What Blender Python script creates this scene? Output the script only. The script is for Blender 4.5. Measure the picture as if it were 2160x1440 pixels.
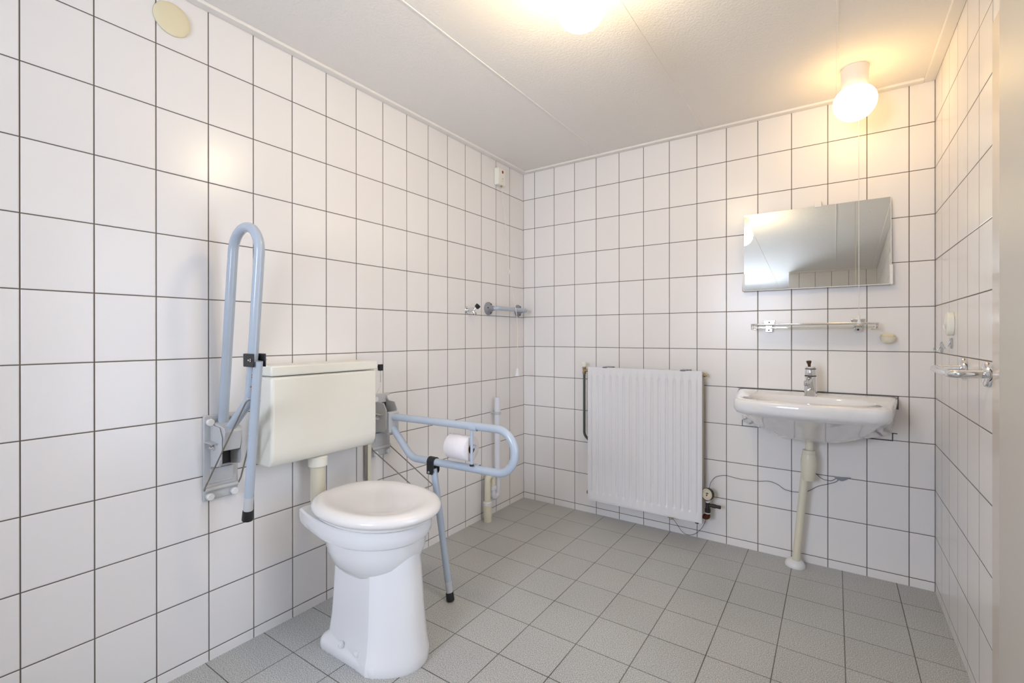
import bpy, bmesh, math, random
from mathutils import Vector, Matrix
PI = math.pi
for o in list(bpy.data.objects): bpy.data.objects.remove(o, do_unlink=True)
scene = bpy.context.scene
COL = scene.collection

# ------------------------------------------------------------------ camera
cam_d = bpy.data.cameras.new('camera'); cam = bpy.data.objects.new('camera', cam_d); COL.objects.link(cam)
yaw, pitch, roll = -0.59985, -0.00085, -0.00073
fw = Vector((math.sin(yaw)*math.cos(pitch), math.cos(yaw)*math.cos(pitch), math.sin(pitch)))
rt = Vector((math.cos(yaw), -math.sin(yaw), 0)); up = rt.cross(fw)
R_ = rt*math.cos(roll) + up*math.sin(roll); U_ = -rt*math.sin(roll) + up*math.cos(roll)
M = Matrix((R_, U_, -fw)).transposed().to_4x4(); M.translation = Vector((1.76764, -2.72462, 1.11254))
cam.matrix_world = M
cam_d.sensor_width = 36; cam_d.lens = 995.19/2160*36
cam_d.shift_y = (708.57-720)/2160*1.0
cam_d.clip_start = 0.02
scene.camera = cam

# ------------------------------------------------------------------ light and exposure
scene.view_settings.view_transform = 'Standard'; scene.view_settings.look = 'None'
scene.view_settings.gamma = 1.0; scene.view_settings.use_curve_mapping = False
scene.view_settings.exposure = 0.21
W = bpy.data.worlds.new('world'); scene.world = W; W.use_nodes = True
W.node_tree.nodes['Background'].inputs[0].default_value = (0.72, 0.84, 1.0, 1)
W.node_tree.nodes['Background'].inputs[1].default_value = 0.8
def area(name, loc, rot, sx, sy, energy, col):
    l = bpy.data.lights.new(name, 'AREA'); l.shape = 'RECTANGLE'; l.size = sx; l.size_y = sy; l.energy = energy; l.color = col
    o = bpy.data.objects.new(name, l); o.location = loc; o.rotation_euler = rot; COL.objects.link(o); return o
DAY = (0.76, 0.84, 1.0)
area('window_daylight', (0.88, -4.40, 1.52), (PI/2, 0, 0), 0.85, 1.0, 56, DAY)      # shines +Y through window_1
area('door_fill', (2.142, -1.60, 1.08), (0, PI/2, 0), 1.5, 0.5, 9.5, DAY)        # fill added to balance the room, shines -X through glazing invented in door_1
LAMP_COL = ((1.0, 0.77, 0.44), (1.0, 0.63, 0.23)); LAMP_STRENGTH = (48.0, 9.5)

# ------------------------------------------------------------------ material helpers
def mat(name, col, rough=0.5, metal=0.0, **k):
    m = bpy.data.materials.new(name); m.use_nodes = True
    b = m.node_tree.nodes['Principled BSDF']
    b.inputs['Base Color'].default_value = (*col, 1); b.inputs['Roughness'].default_value = rough; b.inputs['Metallic'].default_value = metal
    for kk, v in k.items(): b.inputs[kk.replace('_', ' ')].default_value = v
    return m
class NT:
    def __init__(s, m): s.t = m.node_tree; s.b = s.t.nodes['Principled BSDF']
    def n(s, typ, **k):
        x = s.t.nodes.new(typ)
        for a, v in k.items(): setattr(x, a, v)
        return x
    def l(s, a, b): s.t.links.new(a, b)
    def m(s, op, a, b=None, c=None):
        x = s.t.nodes.new('ShaderNodeMath'); x.operation = op
        for i, v in enumerate((a, b, c)):
            if v is None: continue
            if isinstance(v, (int, float)): x.inputs[i].default_value = v
            else: s.t.links.new(v, x.inputs[i])
        return x.outputs[0]
def grout_dist(nt, comp, off, w):       # distance in metres to the nearest joint
    a = nt.m('DIVIDE', nt.m('SUBTRACT', comp, off), w)
    f = nt.m('ABSOLUTE', nt.m('SUBTRACT', nt.m('FRACT', nt.m('ADD', a, 0.5)), 0.5))
    return nt.m('MULTIPLY', f, w), nt.m('FLOOR', a)
def smooth_map(nt, v, a, b):
    x = nt.n('ShaderNodeMapRange', interpolation_type='SMOOTHSTEP'); nt.l(v, x.inputs[0])
    x.inputs[1].default_value = a; x.inputs[2].default_value = b; return x.outputs[0]
def tile_mat(name, axis, off, w, zoff, g=0.0027, edges=(), last=None):
    m = mat(name, (0.8, 0.79, 0.79), 0.16, Specular_IOR_Level=0.38); nt = NT(m)
    tc = nt.n('ShaderNodeTexCoord'); sp = nt.n('ShaderNodeSeparateXYZ'); nt.l(tc.outputs['Object'], sp.inputs[0])
    A = sp.outputs[axis]; Z = sp.outputs[2]
    d1, i1 = grout_dist(nt, A, off, w); d2, i2 = grout_dist(nt, Z, zoff, 0.2)
    if last is not None: d1 = nt.m('ADD', d1, nt.m('GREATER_THAN', A, last))      # the last tile before the corner is a little wider
    d = nt.m('MINIMUM', d1, d2)
    for e in edges: d = nt.m('MINIMUM', d, nt.m('ABSOLUTE', nt.m('SUBTRACT', A, e)))
    mask = smooth_map(nt, d, g/2-0.0002, g/2+0.0005)
    wn = nt.n('ShaderNodeTexWhiteNoise', noise_dimensions='2D'); cx = nt.n('ShaderNodeCombineXYZ')
    nt.l(i1, cx.inputs[0]); nt.l(i2, cx.inputs[1]); nt.l(cx.outputs[0], wn.inputs['Vector'])
    tint = nt.n('ShaderNodeMix', data_type='RGBA'); nt.l(wn.outputs[0], tint.inputs[0])
    tint.inputs[6].default_value = (0.835, 0.812, 0.802, 1); tint.inputs[7].default_value = (0.860, 0.842, 0.832, 1)
    ns = nt.n('ShaderNodeTexNoise'); ns.inputs['Scale'].default_value = 3.0; nt.l(tc.outputs['Object'], ns.inputs['Vector'])
    gc = nt.n('ShaderNodeMix', data_type='RGBA'); nt.l(ns.outputs[0], gc.inputs[0])
    gc.inputs[6].default_value = (0.075, 0.055, 0.042, 1); gc.inputs[7].default_value = (0.15, 0.125, 0.10, 1)
    mx = nt.n('ShaderNodeMix', data_type='RGBA'); nt.l(mask, mx.inputs[0]); nt.l(gc.outputs[2], mx.inputs[6]); nt.l(tint.outputs[2], mx.inputs[7])
    nt.l(mx.outputs[2], nt.b.inputs['Base Color'])
    rr = nt.n('ShaderNodeMapRange'); nt.l(mask, rr.inputs[0]); rr.inputs[3].default_value = 0.8; rr.inputs[4].default_value = 0.235
    nt.l(rr.outputs[0], nt.b.inputs['Roughness'])
    n2 = nt.n('ShaderNodeTexNoise'); n2.inputs['Scale'].default_value = 9.0; n2.inputs['Detail'].default_value = 1.0; nt.l(tc.outputs['Object'], n2.inputs['Vector'])
    soft = smooth_map(nt, d, g/2-0.0002, g/2+0.0022)
    h = nt.m('ADD', nt.m('MULTIPLY', soft, 0.0010), nt.m('MULTIPLY', n2.outputs[0], 0.0006))
    bp = nt.n('ShaderNodeBump'); bp.inputs['Strength'].default_value = 1.0; bp.inputs['Distance'].default_value = 1.0
    nt.l(h, bp.inputs['Height']); nt.l(bp.outputs[0], nt.b.inputs['Normal'])
    return m
M_left = tile_mat('white_tile_left', 1, -0.1661, 0.15101, 0.0365, last=-0.1)
M_back = tile_mat('white_tile_back', 0, 0.0906, 0.15, 0.0393, edges=(0.0, 2.128))
M_right = tile_mat('white_tile_right', 1, 0.0, 0.15, 0.0393)

def floor_mat():
    m = mat('grey_speckled_floor_tile', (0.3, 0.3, 0.3), 0.42); nt = NT(m)
    tc = nt.n('ShaderNodeTexCoord'); sp = nt.n('ShaderNodeSeparateXYZ'); nt.l(tc.outputs['Object'], sp.inputs[0])
    d1, i1 = grout_dist(nt, sp.outputs[0], -0.003, 0.2); d2, i2 = grout_dist(nt, sp.outputs[1], 0.0095, 0.2)
    ns = nt.n('ShaderNodeTexNoise'); ns.inputs['Scale'].default_value = 2.3; ns.inputs['Detail'].default_value = 3; nt.l(tc.outputs['Object'], ns.inputs['Vector'])
    d = nt.m('MINIMUM', d1, d2)
    mask = smooth_map(nt, d, 0.0009, 0.0020)
    # speckle
    v = nt.n('ShaderNodeTexNoise'); v.inputs['Scale'].default_value = 340; v.inputs['Detail'].default_value = 2; nt.l(tc.outputs['Object'], v.inputs['Vector'])
    cr = nt.n('ShaderNodeValToRGB'); nt.l(v.outputs[0], cr.inputs[0])
    e = cr.color_ramp.elements; e[0].position = 0.38; e[0].color = (0.27, 0.28, 0.275, 1); e[1].position = 0.62; e[1].color = (0.68, 0.68, 0.66, 1)
    mid = cr.color_ramp.elements.new(0.5); mid.color = (0.455, 0.463, 0.45, 1)
    wn = nt.n('ShaderNodeTexWhiteNoise', noise_dimensions='2D'); cx = nt.n('ShaderNodeCombineXYZ')
    nt.l(i1, cx.inputs[0]); nt.l(i2, cx.inputs[1]); nt.l(cx.outputs[0], wn.inputs['Vector'])
    f = nt.m('ADD', nt.m('MULTIPLY', wn.outputs[0], 0.05), nt.m('ADD', 0.84, nt.m('MULTIPLY', ns.outputs[0], 0.25)))
    hs = nt.n('ShaderNodeHueSaturation'); nt.l(cr.outputs[0], hs.inputs['Color']); nt.l(f, hs.inputs['Value'])
    gfac = smooth_map(nt, ns.outputs[0], 0.40, 0.58)
    gc = nt.n('ShaderNodeMix', data_type='RGBA'); nt.l(gfac, gc.inputs[0])
    gc.inputs[6].default_value = (0.075, 0.058, 0.047, 1); gc.inputs[7].default_value = (0.17, 0.145, 0.12, 1)
    mx = nt.n('ShaderNodeMix', data_type='RGBA'); nt.l(mask, mx.inputs[0]); nt.l(gc.outputs[2], mx.inputs[6]); nt.l(hs.outputs[0], mx.inputs[7])
    nt.l(mx.outputs[2], nt.b.inputs['Base Color'])
    h = nt.m('ADD', nt.m('MULTIPLY', mask, 0.0010), nt.m('MULTIPLY', v.outputs[0], 0.00006))
    bp = nt.n('ShaderNodeBump'); bp.inputs['Strength'].default_value = 0.8; bp.inputs['Distance'].default_value = 1.0
    nt.l(h, bp.inputs['Height']); nt.l(bp.outputs[0], nt.b.inputs['Normal'])
    return m
M_floor = floor_mat()
def bumpy(name, col, rough, scale, dist, detail=3):
    m = mat(name, col, rough); nt = NT(m)
    tc = nt.n('ShaderNodeTexCoord'); v = nt.n('ShaderNodeTexNoise'); v.inputs['Scale'].default_value = scale; v.inputs['Detail'].default_value = detail
    nt.l(tc.outputs['Object'], v.inputs['Vector'])
    bp = nt.n('ShaderNodeBump'); bp.inputs['Strength'].default_value = 1; bp.inputs['Distance'].default_value = dist
    nt.l(v.outputs[0], bp.inputs['Height']); nt.l(bp.outputs[0], nt.b.inputs['Normal'])
    return m
M_ceil = bumpy('white_stippled_ceiling_board', (0.88, 0.855, 0.83), 0.75, 130, 0.0022)
M_trim = bumpy('white_painted_trim', (0.86, 0.835, 0.80), 0.35, 12, 0.001)
M_plaster = bumpy('white_painted_plaster', (0.70, 0.71, 0.68), 0.7, 60, 0.001)
M_door = bumpy('off_white_painted_door', (0.62, 0.60, 0.56), 0.45, 30, 0.0003)
M_strip = mat('cream_gloss_edge_strip', (0.70, 0.64, 0.57), 0.15)
M_ceramic = mat('white_glazed_ceramic', (0.83, 0.83, 0.845), 0.07, Coat_Weight=0.5, Coat_Roughness=0.03)
M_seat = mat('white_plastic_lid', (0.84, 0.815, 0.80), 0.12)
M_cream = mat('cream_plastic', (0.88, 0.865, 0.78), 0.28)
M_creamp = mat('cream_pipe_plastic', (0.76, 0.72, 0.58), 0.3)
M_white = mat('white_plastic', (0.80, 0.80, 0.80), 0.3)
M_whitep = mat('white_pipe_plastic', (0.74, 0.74, 0.80), 0.28)
M_blue = mat('pale_blue_grey_enamel', (0.45, 0.515, 0.60), 0.2)
M_greyp = mat('light_grey_plastic', (0.55, 0.56, 0.57), 0.45)
M_midgrey = mat('mid_grey_plastic', (0.27, 0.28, 0.31), 0.4)
M_black = mat('black_rubber', (0.012, 0.012, 0.014), 0.4)
M_dark = mat('dark_recess_shade', (0.03, 0.028, 0.025), 0.7)
M_chrome = mat('chrome', (0.82, 0.83, 0.85), 0.07, 1.0)
M_steel = mat('dull_steel_rod', (0.36, 0.33, 0.29), 0.35, 1.0)
M_rad = mat('white_radiator_enamel', (0.80, 0.80, 0.82), 0.25)
M_radback = mat('beige_convector_metal', (0.50, 0.44, 0.33), 0.5)
M_pipe = mat('grey_copper_pipe', (0.12, 0.13, 0.12), 0.45, 0.7)
M_iron = mat('blackened_fitting', (0.035, 0.032, 0.028), 0.45, 0.5)
M_copper = mat('brown_copper_elbow', (0.10, 0.03, 0.018), 0.35, 0.7)
M_mirror = mat('mirror_glass', (0.82, 0.84, 0.81), 0.012, 1.0)
M_paper = bumpy('toilet_paper', (0.80, 0.76, 0.78), 0.9, 140, 0.001)
M_card = mat('brown_cardboard', (0.22, 0.11, 0.045), 0.9)
M_red = mat('red_plastic', (0.25, 0.01, 0.01), 0.3)
M_green = mat('green_plastic', (0.02, 0.22, 0.10), 0.3)
M_rust = mat('orange_rust', (0.45, 0.17, 0.03), 0.8)
M_brass = mat('worn_brass', (0.45, 0.36, 0.22), 0.3, 1.0)
M_ventc = mat('pale_yellow_plastic', (0.78, 0.71, 0.50), 0.45)
M_dial = mat('aged_dial_face', (0.68, 0.62, 0.48), 0.3)
M_grout = mat('dark_grey_sealant', (0.07, 0.065, 0.065), 0.6)
M_brown = mat('dark_brown_plastic', (0.06, 0.03, 0.015), 0.3)
M_soap = mat('cream_soap', (0.80, 0.72, 0.50), 0.5)
M_cord = mat('cream_cord', (0.78, 0.73, 0.64), 0.6)
M_winframe = mat('white_window_frame', (0.78, 0.78, 0.78), 0.3)
def glass_mat(name, tint, gl=0.12):
    m = bpy.data.materials.new(name); m.use_nodes = True; t = m.node_tree; t.nodes.clear()
    o = t.nodes.new('ShaderNodeOutputMaterial'); tr = t.nodes.new('ShaderNodeBsdfTransparent'); g = t.nodes.new('ShaderNodeBsdfGlossy')
    fr = t.nodes.new('ShaderNodeFresnel'); fr.inputs[0].default_value = 1.45; mx = t.nodes.new('ShaderNodeMixShader')
    tr.inputs[0].default_value = (*tint, 1); g.inputs[1].default_value = 0.03
    t.links.new(fr.outputs[0], mx.inputs[0]); t.links.new(tr.outputs[0], mx.inputs[1]); t.links.new(g.outputs[0], mx.inputs[2]); t.links.new(mx.outputs[0], o.inputs[0])
    return m
M_glass = glass_mat('clear_pane', (1, 1, 1)); M_shelfglass = glass_mat('shelf_glass', (0.88, 0.94, 0.93)); M_clear = mat('clear_plastic', (0.8, 0.8, 0.8), 0.15, Transmission_Weight=0.6, IOR=1.4)
def emis(name, col, s):
    m = bpy.data.materials.new(name); m.use_nodes = True; b = m.node_tree.nodes['Principled BSDF']
    b.inputs['Base Color'].default_value = (0.9, 0.9, 0.88, 1); b.inputs['Roughness'].default_value = 0.2
    b.inputs['Emission Color'].default_value = (*col, 1); b.inputs['Emission Strength'].default_value = s
    return m
M_globe = [emis('glowing_opal_glass', c, v) for c, v in zip(LAMP_COL, LAMP_STRENGTH)]

# ------------------------------------------------------------------ mesh helpers
def origin_of(o):
    v = Vector((0, 0, 0))
    while o: v += o.location; o = o.parent
    return v
def obj(name, bm, m, parent=None, smooth=35, bevel=0.0, seg=2, label=None, sub=0, origin=None):
    """bm holds world coordinates; links ONE mesh object. Top-level objects get their origin at `origin`."""
    bmesh.ops.remove_doubles(bm, verts=bm.verts, dist=1e-6)
    bmesh.ops.recalc_face_normals(bm, faces=bm.faces)
    off = origin_of(parent) if parent else (Vector(origin) if origin is not None else Vector((0, 0, 0)))
    bmesh.ops.translate(bm, verts=bm.verts, vec=-off)
    if smooth:
        a = math.radians(smooth)
        for f in bm.faces: f.smooth = True
        for e in bm.edges:
            if e.seam or (len(e.link_faces) == 2 and e.calc_face_angle(0) > a): e.smooth = False
    me = bpy.data.meshes.new(name); bm.to_mesh(me); bm.free()
    for mm in (m if isinstance(m, (list, tuple)) else [m]): me.materials.append(mm)
    o = bpy.data.objects.new(name, me); COL.objects.link(o)
    if parent: o.parent = parent
    else: o.location = off
    if bevel:
        b = o.modifiers.new('bevel', 'BEVEL'); b.width = bevel; b.segments = seg; b.limit_method = 'ANGLE'; b.angle_limit = math.radians(40)
    if sub:
        s = o.modifiers.new('sub', 'SUBSURF'); s.levels = sub; s.render_levels = sub
    if label: o['label'] = label
    return o
def tag(o, label, cat, group=None):
    o['label'] = label; o['category'] = cat
    if group: o['group'] = group
    return o
def thing(name, label, cat, loc, group=None):
    o = bpy.data.objects.new(name, None); o.empty_display_size = 0.05; COL.objects.link(o); o.location = loc
    return tag(o, label, cat, group)
def struct(name, bm, m, parent=None, **k):
    o = obj(name, bm, m, parent, **k)
    if not parent: o['kind'] = 'structure'
    return o
def NB(): return bmesh.new()
def box(bm, lo, hi):
    lo, hi = [min(a, b) for a, b in zip(lo, hi)], [max(a, b) for a, b in zip(lo, hi)]
    vs = [bm.verts.new((x, y, z)) for x in (lo[0], hi[0]) for y in (lo[1], hi[1]) for z in (lo[2], hi[2])]
    for f in ((0, 1, 3, 2), (4, 6, 7, 5), (0, 4, 5, 1), (2, 3, 7, 6), (0, 2, 6, 4), (1, 5, 7, 3)): bm.faces.new([vs[i] for i in f])
    return bm
def frame_of(d):
    d = Vector(d).normalized(); a = Vector((0, 0, 1)) if abs(d.z) < 0.9 else Vector((1, 0, 0))
    u = d.cross(a).normalized(); return u, d.cross(u).normalized()
def loft(bm, rings, cap=True, closed=True):
    R = [[bm.verts.new(p) for p in r] for r in rings]; n = len(R[0])
    for a, b in zip(R, R[1:]):
        for i in range(n if closed else n-1):
            j = (i+1) % n; bm.faces.new((a[i], a[j], b[j], b[i]))
    if cap: bm.faces.new(R[0][::-1]); bm.faces.new(R[-1])
    return bm
def lathe(bm, prof, base, axis, n=32, cap=True):
    """prof: list of (distance along axis, radius)"""
    u, v = frame_of(axis); ax = Vector(axis).normalized(); b = Vector(base)
    return loft(bm, [[b + ax*t + (u*math.cos(2*PI*i/n) + v*math.sin(2*PI*i/n))*max(r, 1e-4) for i in range(n)] for t, r in prof], cap)
def cyl(bm, p0, p1, r, r2=None, n=24):
    p0, p1 = Vector(p0), Vector(p1); L = (p1-p0).length
    return lathe(bm, [(0, r), (L, r if r2 is None else r2)], p0, p1-p0, n)
def fillet(pts, r, n=6):
    pts = [Vector(p) for p in pts]; out = [pts[0]]
    for a, b, c in zip(pts, pts[1:], pts[2:]):
        d1 = (a-b).normalized(); d2 = (c-b).normalized(); ang = d1.angle(d2)
        if ang > PI-0.02: out.append(b); continue
        t = min(r/math.tan(ang/2), (a-b).length*0.499, (c-b).length*0.499)
        p, q = b+d1*t, b+d2*t; rr = t*math.tan(ang/2); cen = b + (d1+d2).normalized()*(rr/math.sin(ang/2))
        s0, s1 = p-cen, q-cen; tot = s0.angle(s1)
        for i in range(n+1):
            f = i/n; out.append(cen + (s0*math.sin((1-f)*tot) + s1*math.sin(f*tot))/math.sin(tot))
    out.append(pts[-1]); return out
def tube(bm, pts, r, n=16, closed=False):
    pts = [Vector(p) for p in pts]; N = len(pts); rings = []; u = None
    for i, p in enumerate(pts):
        if closed: d = (pts[(i+1) % N]-pts[i-1]).normalized()
        else: d = ((pts[min(i+1, N-1)]-pts[max(i-1, 0)])).normalized()
        if u is None: u, v = frame_of(d)
        else:
            u = (u - d*u.dot(d)).normalized(); v = d.cross(u)
        rings.append([p + (u*math.cos(2*PI*k/n) + v*math.sin(2*PI*k/n))*r for k in range(n)])
    if closed: rings.append(rings[0])
    return loft(bm, rings, not closed)
def prism(bm, poly, axis, a, b):
    """poly in the two other axes (in xyz order), extruded along axis from a to b"""
    def P(p, t):
        q = list(p); q.insert(axis, t); return q
    return loft(bm, [[P(p, a) for p in poly], [P(p, b) for p in poly]])
def bez(pts, n=8):       # catmull-rom through points
    P = [Vector(p) for p in pts]; P = [P[0]*2-P[1]] + P + [P[-1]*2-P[-2]]; out = []
    for i in range(1, len(P)-2):
        for k in range(n):
            t = k/n; a, b, c, d = P[i-1:i+3]
            out.append(0.5*((2*b) + (c-a)*t + (2*a-5*b+4*c-d)*t*t + (3*b-a-3*c+d)*t**3))
    out.append(P[-2]); return out

# ------------------------------------------------------------------ the room
XR = 2.128; ZC = 2.228; YF = -3.45; YR = -4.30
struct('floor', box(NB(), (-0.12, YR-0.12, -0.1), (XR+0.6, 0.12, 0)), M_floor, smooth=0)
struct('wall_left', box(NB(), (-0.12, YR-0.12, 0), (0, 0.12, ZC+0.1)), M_left, smooth=0)
struct('wall_back', box(NB(), (0, 0, 0), (XR+0.12, 0.12, ZC+0.1)), M_back, smooth=0)
b = NB(); box(b, (XR, -0.905, 0), (XR+0.12, 0, ZC+0.1)); box(b, (XR, YF, 0), (XR+0.12, -1.98, ZC+0.1)); box(b, (XR, -1.98, 1.97), (XR+0.12, -1.04, ZC+0.1))
box(b, (XR, -1.04, 1.97), (XR+0.12, -0.905, ZC+0.1))
struct('wall_right', b, M_right, smooth=0)
b = NB(); box(b, (0, YF-0.12, 0), (0.50, YF, ZC+0.1)); box(b, (1.34, YF-0.12, 0), (XR+0.12, YF, ZC+0.1)); box(b, (1.34, YR, 0), (1.44, YF-0.12, ZC+0.1))  # unseen left pier added to keep window light off the near left wall
struct('wall_front', b, tile_mat('white_tile_front', 0, 0.0906, 0.15, 0.0393), smooth=0)
b = NB(); WX0, WX1, WZ0, WZ1 = 0.44, 1.32, 1.00, 2.03
box(b, (0, YR-0.12, 0), (WX0, YR, ZC+0.1)); box(b, (WX1, YR-0.12, 0), (1.44, YR, ZC+0.1)); box(b, (WX0, YR-0.12, 0), (WX1, YR, WZ0)); box(b, (WX0, YR-0.12, WZ1), (WX1, YR, ZC+0.1))
struct('wall_recess', b, M_plaster, smooth=0)
b = NB()
for (x0, x1, z0, z1) in ((WX0, WX0+0.05, WZ0, WZ1), (WX1-0.05, WX1, WZ0, WZ1), (WX0, WX1, WZ0, WZ0+0.05), (WX0, WX1, WZ1-0.05, WZ1)): box(b, (x0, YR-0.07, z0), (x1, YR-0.01, z1))
w1 = struct('window_1', b, M_winframe, smooth=0)
obj('pane', box(NB(), (WX0+0.05, YR-0.045, WZ0+0.05), (WX1-0.05, YR-0.041, WZ1-0.05)), M_glass, w1, smooth=0)
# ceiling: boards 0.6 wide with fine raised joints
b = NB(); xs = [-0.02, 0.580, 1.178, 1.777, XR+0.12]
box(b, (-0.12, YR-0.12, ZC+0.012), (XR+0.12, 0.12, ZC+0.1))
box(b, (-0.02, YR-0.1, ZC), (XR+0.12, 0.02, ZC+0.014))
for x in xs[1:4]: prism(b, [(x-.0042, ZC+.001), (x-.0026, ZC-.0026), (x+.0026, ZC-.0026), (x+.0042, ZC+.001)], 1, YR-.05, .0)
struct('ceiling', b, M_ceil, smooth=0)
def cove(name, lo, hi): return struct(name, box(NB(), lo, hi), M_trim, smooth=0, bevel=0.003)
cove('trim_1', (0.0, YR+0.001, ZC-0.011), (0.035, -0.0, ZC+0.001))
cove('trim_2', (0.035, -0.034, ZC-0.011), (XR-0.038, 0.0, ZC+0.001))
cove('trim_3', (XR-0.038, YF, ZC-0.011), (XR, 0.0, ZC+0.001))
cove('trim_5', (1.34, YF, ZC-0.011), (XR-0.038, YF+0.035, ZC+0.001))
struct('trim_4', box(NB(), (XR-0.002, -1.04, 0), (XR+0.12, -0.905, 1.97)), M_strip, smooth=0)
b = NB(); box(b, (2.115, -1.34, 0.006), (2.155, -1.027, 1.96)); box(b, (2.115, -1.95, 0.006), (2.155, -1.86, 1.96)); box(b, (2.115, -1.86, 0.006), (2.155, -1.34, 0.32)); box(b, (2.115, -1.86, 1.84), (2.155, -1.34, 1.96))
d1 = struct('door_1', b, M_door, smooth=0)
obj('added_door_pane', box(NB(), (2.128, -1.86, 0.32), (2.132, -1.34, 1.84)), M_glass, d1, smooth=0)  # unseen pane, added so the fill light can enter
lv = NB(); cyl(lv, (2.115, -1.87, 1.02), (2.065, -1.87, 1.02), 0.009); tube(lv, fillet([(2.07, -1.87, 1.02), (2.062, -1.87, 1.02), (2.062, -1.75, 1.02)], 0.01), 0.009)
obj('door_handle', lv, M_chrome, d1)

# ------------------------------------------------------------------ ceiling lamps
def lamp(x, y, label, k):
    t = thing('globe_lamp', label, 'lamp', (x, y, ZC), 'globe ceiling lamps')
    b = NB(); lathe(b, [(0, 0.0475), (0.003, 0.049), (0.07, 0.047), (0.092, 0.045)], (x, y, ZC), (0, 0, -1), 40)
    obj('lamp_base', b, M_white, t)
    prof = []
    z0 = 0.090; 
    for i in range(20):
        f = i/19; a = math.radians(-52 + f*142)
        prof.append((z0 + 0.0515 + 0.068*math.sin(a) if a < 0 else z0+0.0515+0.078*math.sin(a), 0.077*math.cos(a)))
    b = NB(); lathe(b, prof, (x, y, ZC), (0, 0, -1), 48)
    obj('glass_globe', b, M_globe[k], t, smooth=60)
    return t
lamp(1.154, -1.47, 'white opal globe lamp in the middle of the ceiling', 0)
lamp(1.837, -0.292, 'white opal globe lamp on the ceiling above the mirror and basin', 1)
t = thing('pull_cord', 'cream pull cord hanging from the lamp past the mirror to the shelf', 'pull cord', (1.852, -0.235, 2.13))
b = NB(); tube(b, [(1.852, -0.235, 2.13), (1.853, -0.235, 1.19)], 0.0012, 8); obj('cord', b, M_cord, t)
b = NB(); lathe(b, [(0, 0.0025), (0.006, 0.0035), (0.02, 0.005), (0.030, 0.0075), (0.034, 0.0075)], (1.853, -0.235, 1.197), (0, 0, -1), 16); obj('cord_grip', b, M_white, t)
b = NB(); box(b, (1.847, -0.25, 2.125), (1.857, -0.235, 2.131)); cyl(b, (1.852, -0.243, 2.13), (1.842, -0.258, 2.140), 0.002, n=8); obj('cord_arm', b, M_cream, t)

# ------------------------------------------------------------------ toilet
CY = -1.597
def D(x0, x1, xw, w, wb, z, pf=1.0, rc=0.03, n=32):
    P = []
    for i in range(n+1):
        a = -PI/2+PI*i/n; c, s = math.cos(a), math.sin(a)
        P.append((xw+(x1-xw)*abs(c)**pf, w*(1 if s > 0 else -1)*abs(s)**pf))
    for i in range(1, 9):
        f = i/8; P.append((xw+(x0+rc-xw)*f, w+(wb-w)*f*f))
    for i in range(1, 6):
        a = PI/2*i/5; P.append((x0+rc-rc*math.sin(a), wb-rc+rc*math.cos(a)))
    left = [(x, -y) for x, y in P[n+1:]][::-1]
    return [(x, CY+y, z) for x, y in P+left]
def E(x0, x1, xw, w, wb, z, rc=0, n=32):       # lid outline: round front, fuller rounded back
    P = []
    for i in range(n+1):
        a = -PI/2+PI*i/n; c, q = math.cos(a), math.sin(a); P.append((xw+(x1-xw)*c, w*q))
    for i in range(1, 24):
        a = PI/2+PI*i/24; c, q = math.cos(a), math.sin(a)
        P.append((xw-(xw-x0)*abs(c)**.84, w*math.copysign(abs(q)**.84, q)))
    return [(x, CY+y, z) for x, y in P]
t_wc = thing('toilet', 'white ceramic floor-standing toilet with its lid closed, below the cream cistern', 'toilet', (0.42, CY, 0))
rings = [D(.165, .585, .40, .150, .120, .480, rc=.01), D(.143, .610, .40, .174, .135, .480, rc=.01), D(.138, .615, .40, .180, .140, .475, rc=.01),
         D(.138, .617, .40, .181, .140, .450, rc=.01), D(.142, .614, .40, .179, .137, .430, rc=.01), D(.155, .610, .40, .176, .132, .422, rc=.02), D(.225, .603, .40, .170, .125, .419, rc=.02),
         D(.235, .597, .40, .164, .118, .414, rc=.02), D(.244, .592, .40, .159, .115, .375), D(.252, .580, .40, .145, .107, .335), D(.262, .560, .40, .124, .095, .305),
         D(.280, .530, .40, .094, .075, .280), D(.310, .49, .40, .05, .045, .264, rc=.02)]
b = NB(); loft(b, rings)
# pedestal: flat sides, creased towards a broad rounded front
def ped(x0, x1, xc, w, wb, z):
    P = []
    n = 28; am = math.radians(52)
    for i in range(n+1):
        a = -am+2*am*i/n; P.append((xc+(x1-xc)*((math.cos(a)-math.cos(am))/(1-math.cos(am))), w*math.sin(a)/math.sin(am)))
    for i in range(1, 7):
        f = i/6; P.append((xc+(x0+0.02-xc)*f, w+(wb-w)*f))
    for i in range(1, 5):
        a = PI/2*i/4; P.append((x0+0.02-0.02*math.sin(a), wb-0.02+0.02*math.cos(a)))
    left = [(x, -y) for x, y in P[n+1:]][::-1]
    return [(x, CY+y, z) for x, y in P+left]
b2 = NB(); prof_p = [(.252, .622, .505, .132, .108, 0), (.250, .626, .505, .134, .110, .010), (.252, .625, .505, .131, .107, .035), (.258, .621, .503, .124, .102, .060), (.264, .615, .502, .117, .096, .12), (.268, .607, .500, .112, .092, .20), (.272, .598, .498, .107, .088, .30), (.276, .590, .495, .103, .085, .37)]
loft(b2, [ped(*p) for p in prof_p])
n_ = len(ped(*prof_p[0])); b2.verts.ensure_lookup_table()
for i in (0, 28):                      # crease between the flat sides and the rounded front
    for k in range(len(prof_p)-1):
        ed = b2.edges.get((b2.verts[k*n_+i], b2.verts[(k+1)*n_+i])); ed.seam = True
b3 = NB(); foot = lambda i, w, z: [(x, CY+y, z) for x, y in [(0.262-i*0, -w), (0.262, w)]]
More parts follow.
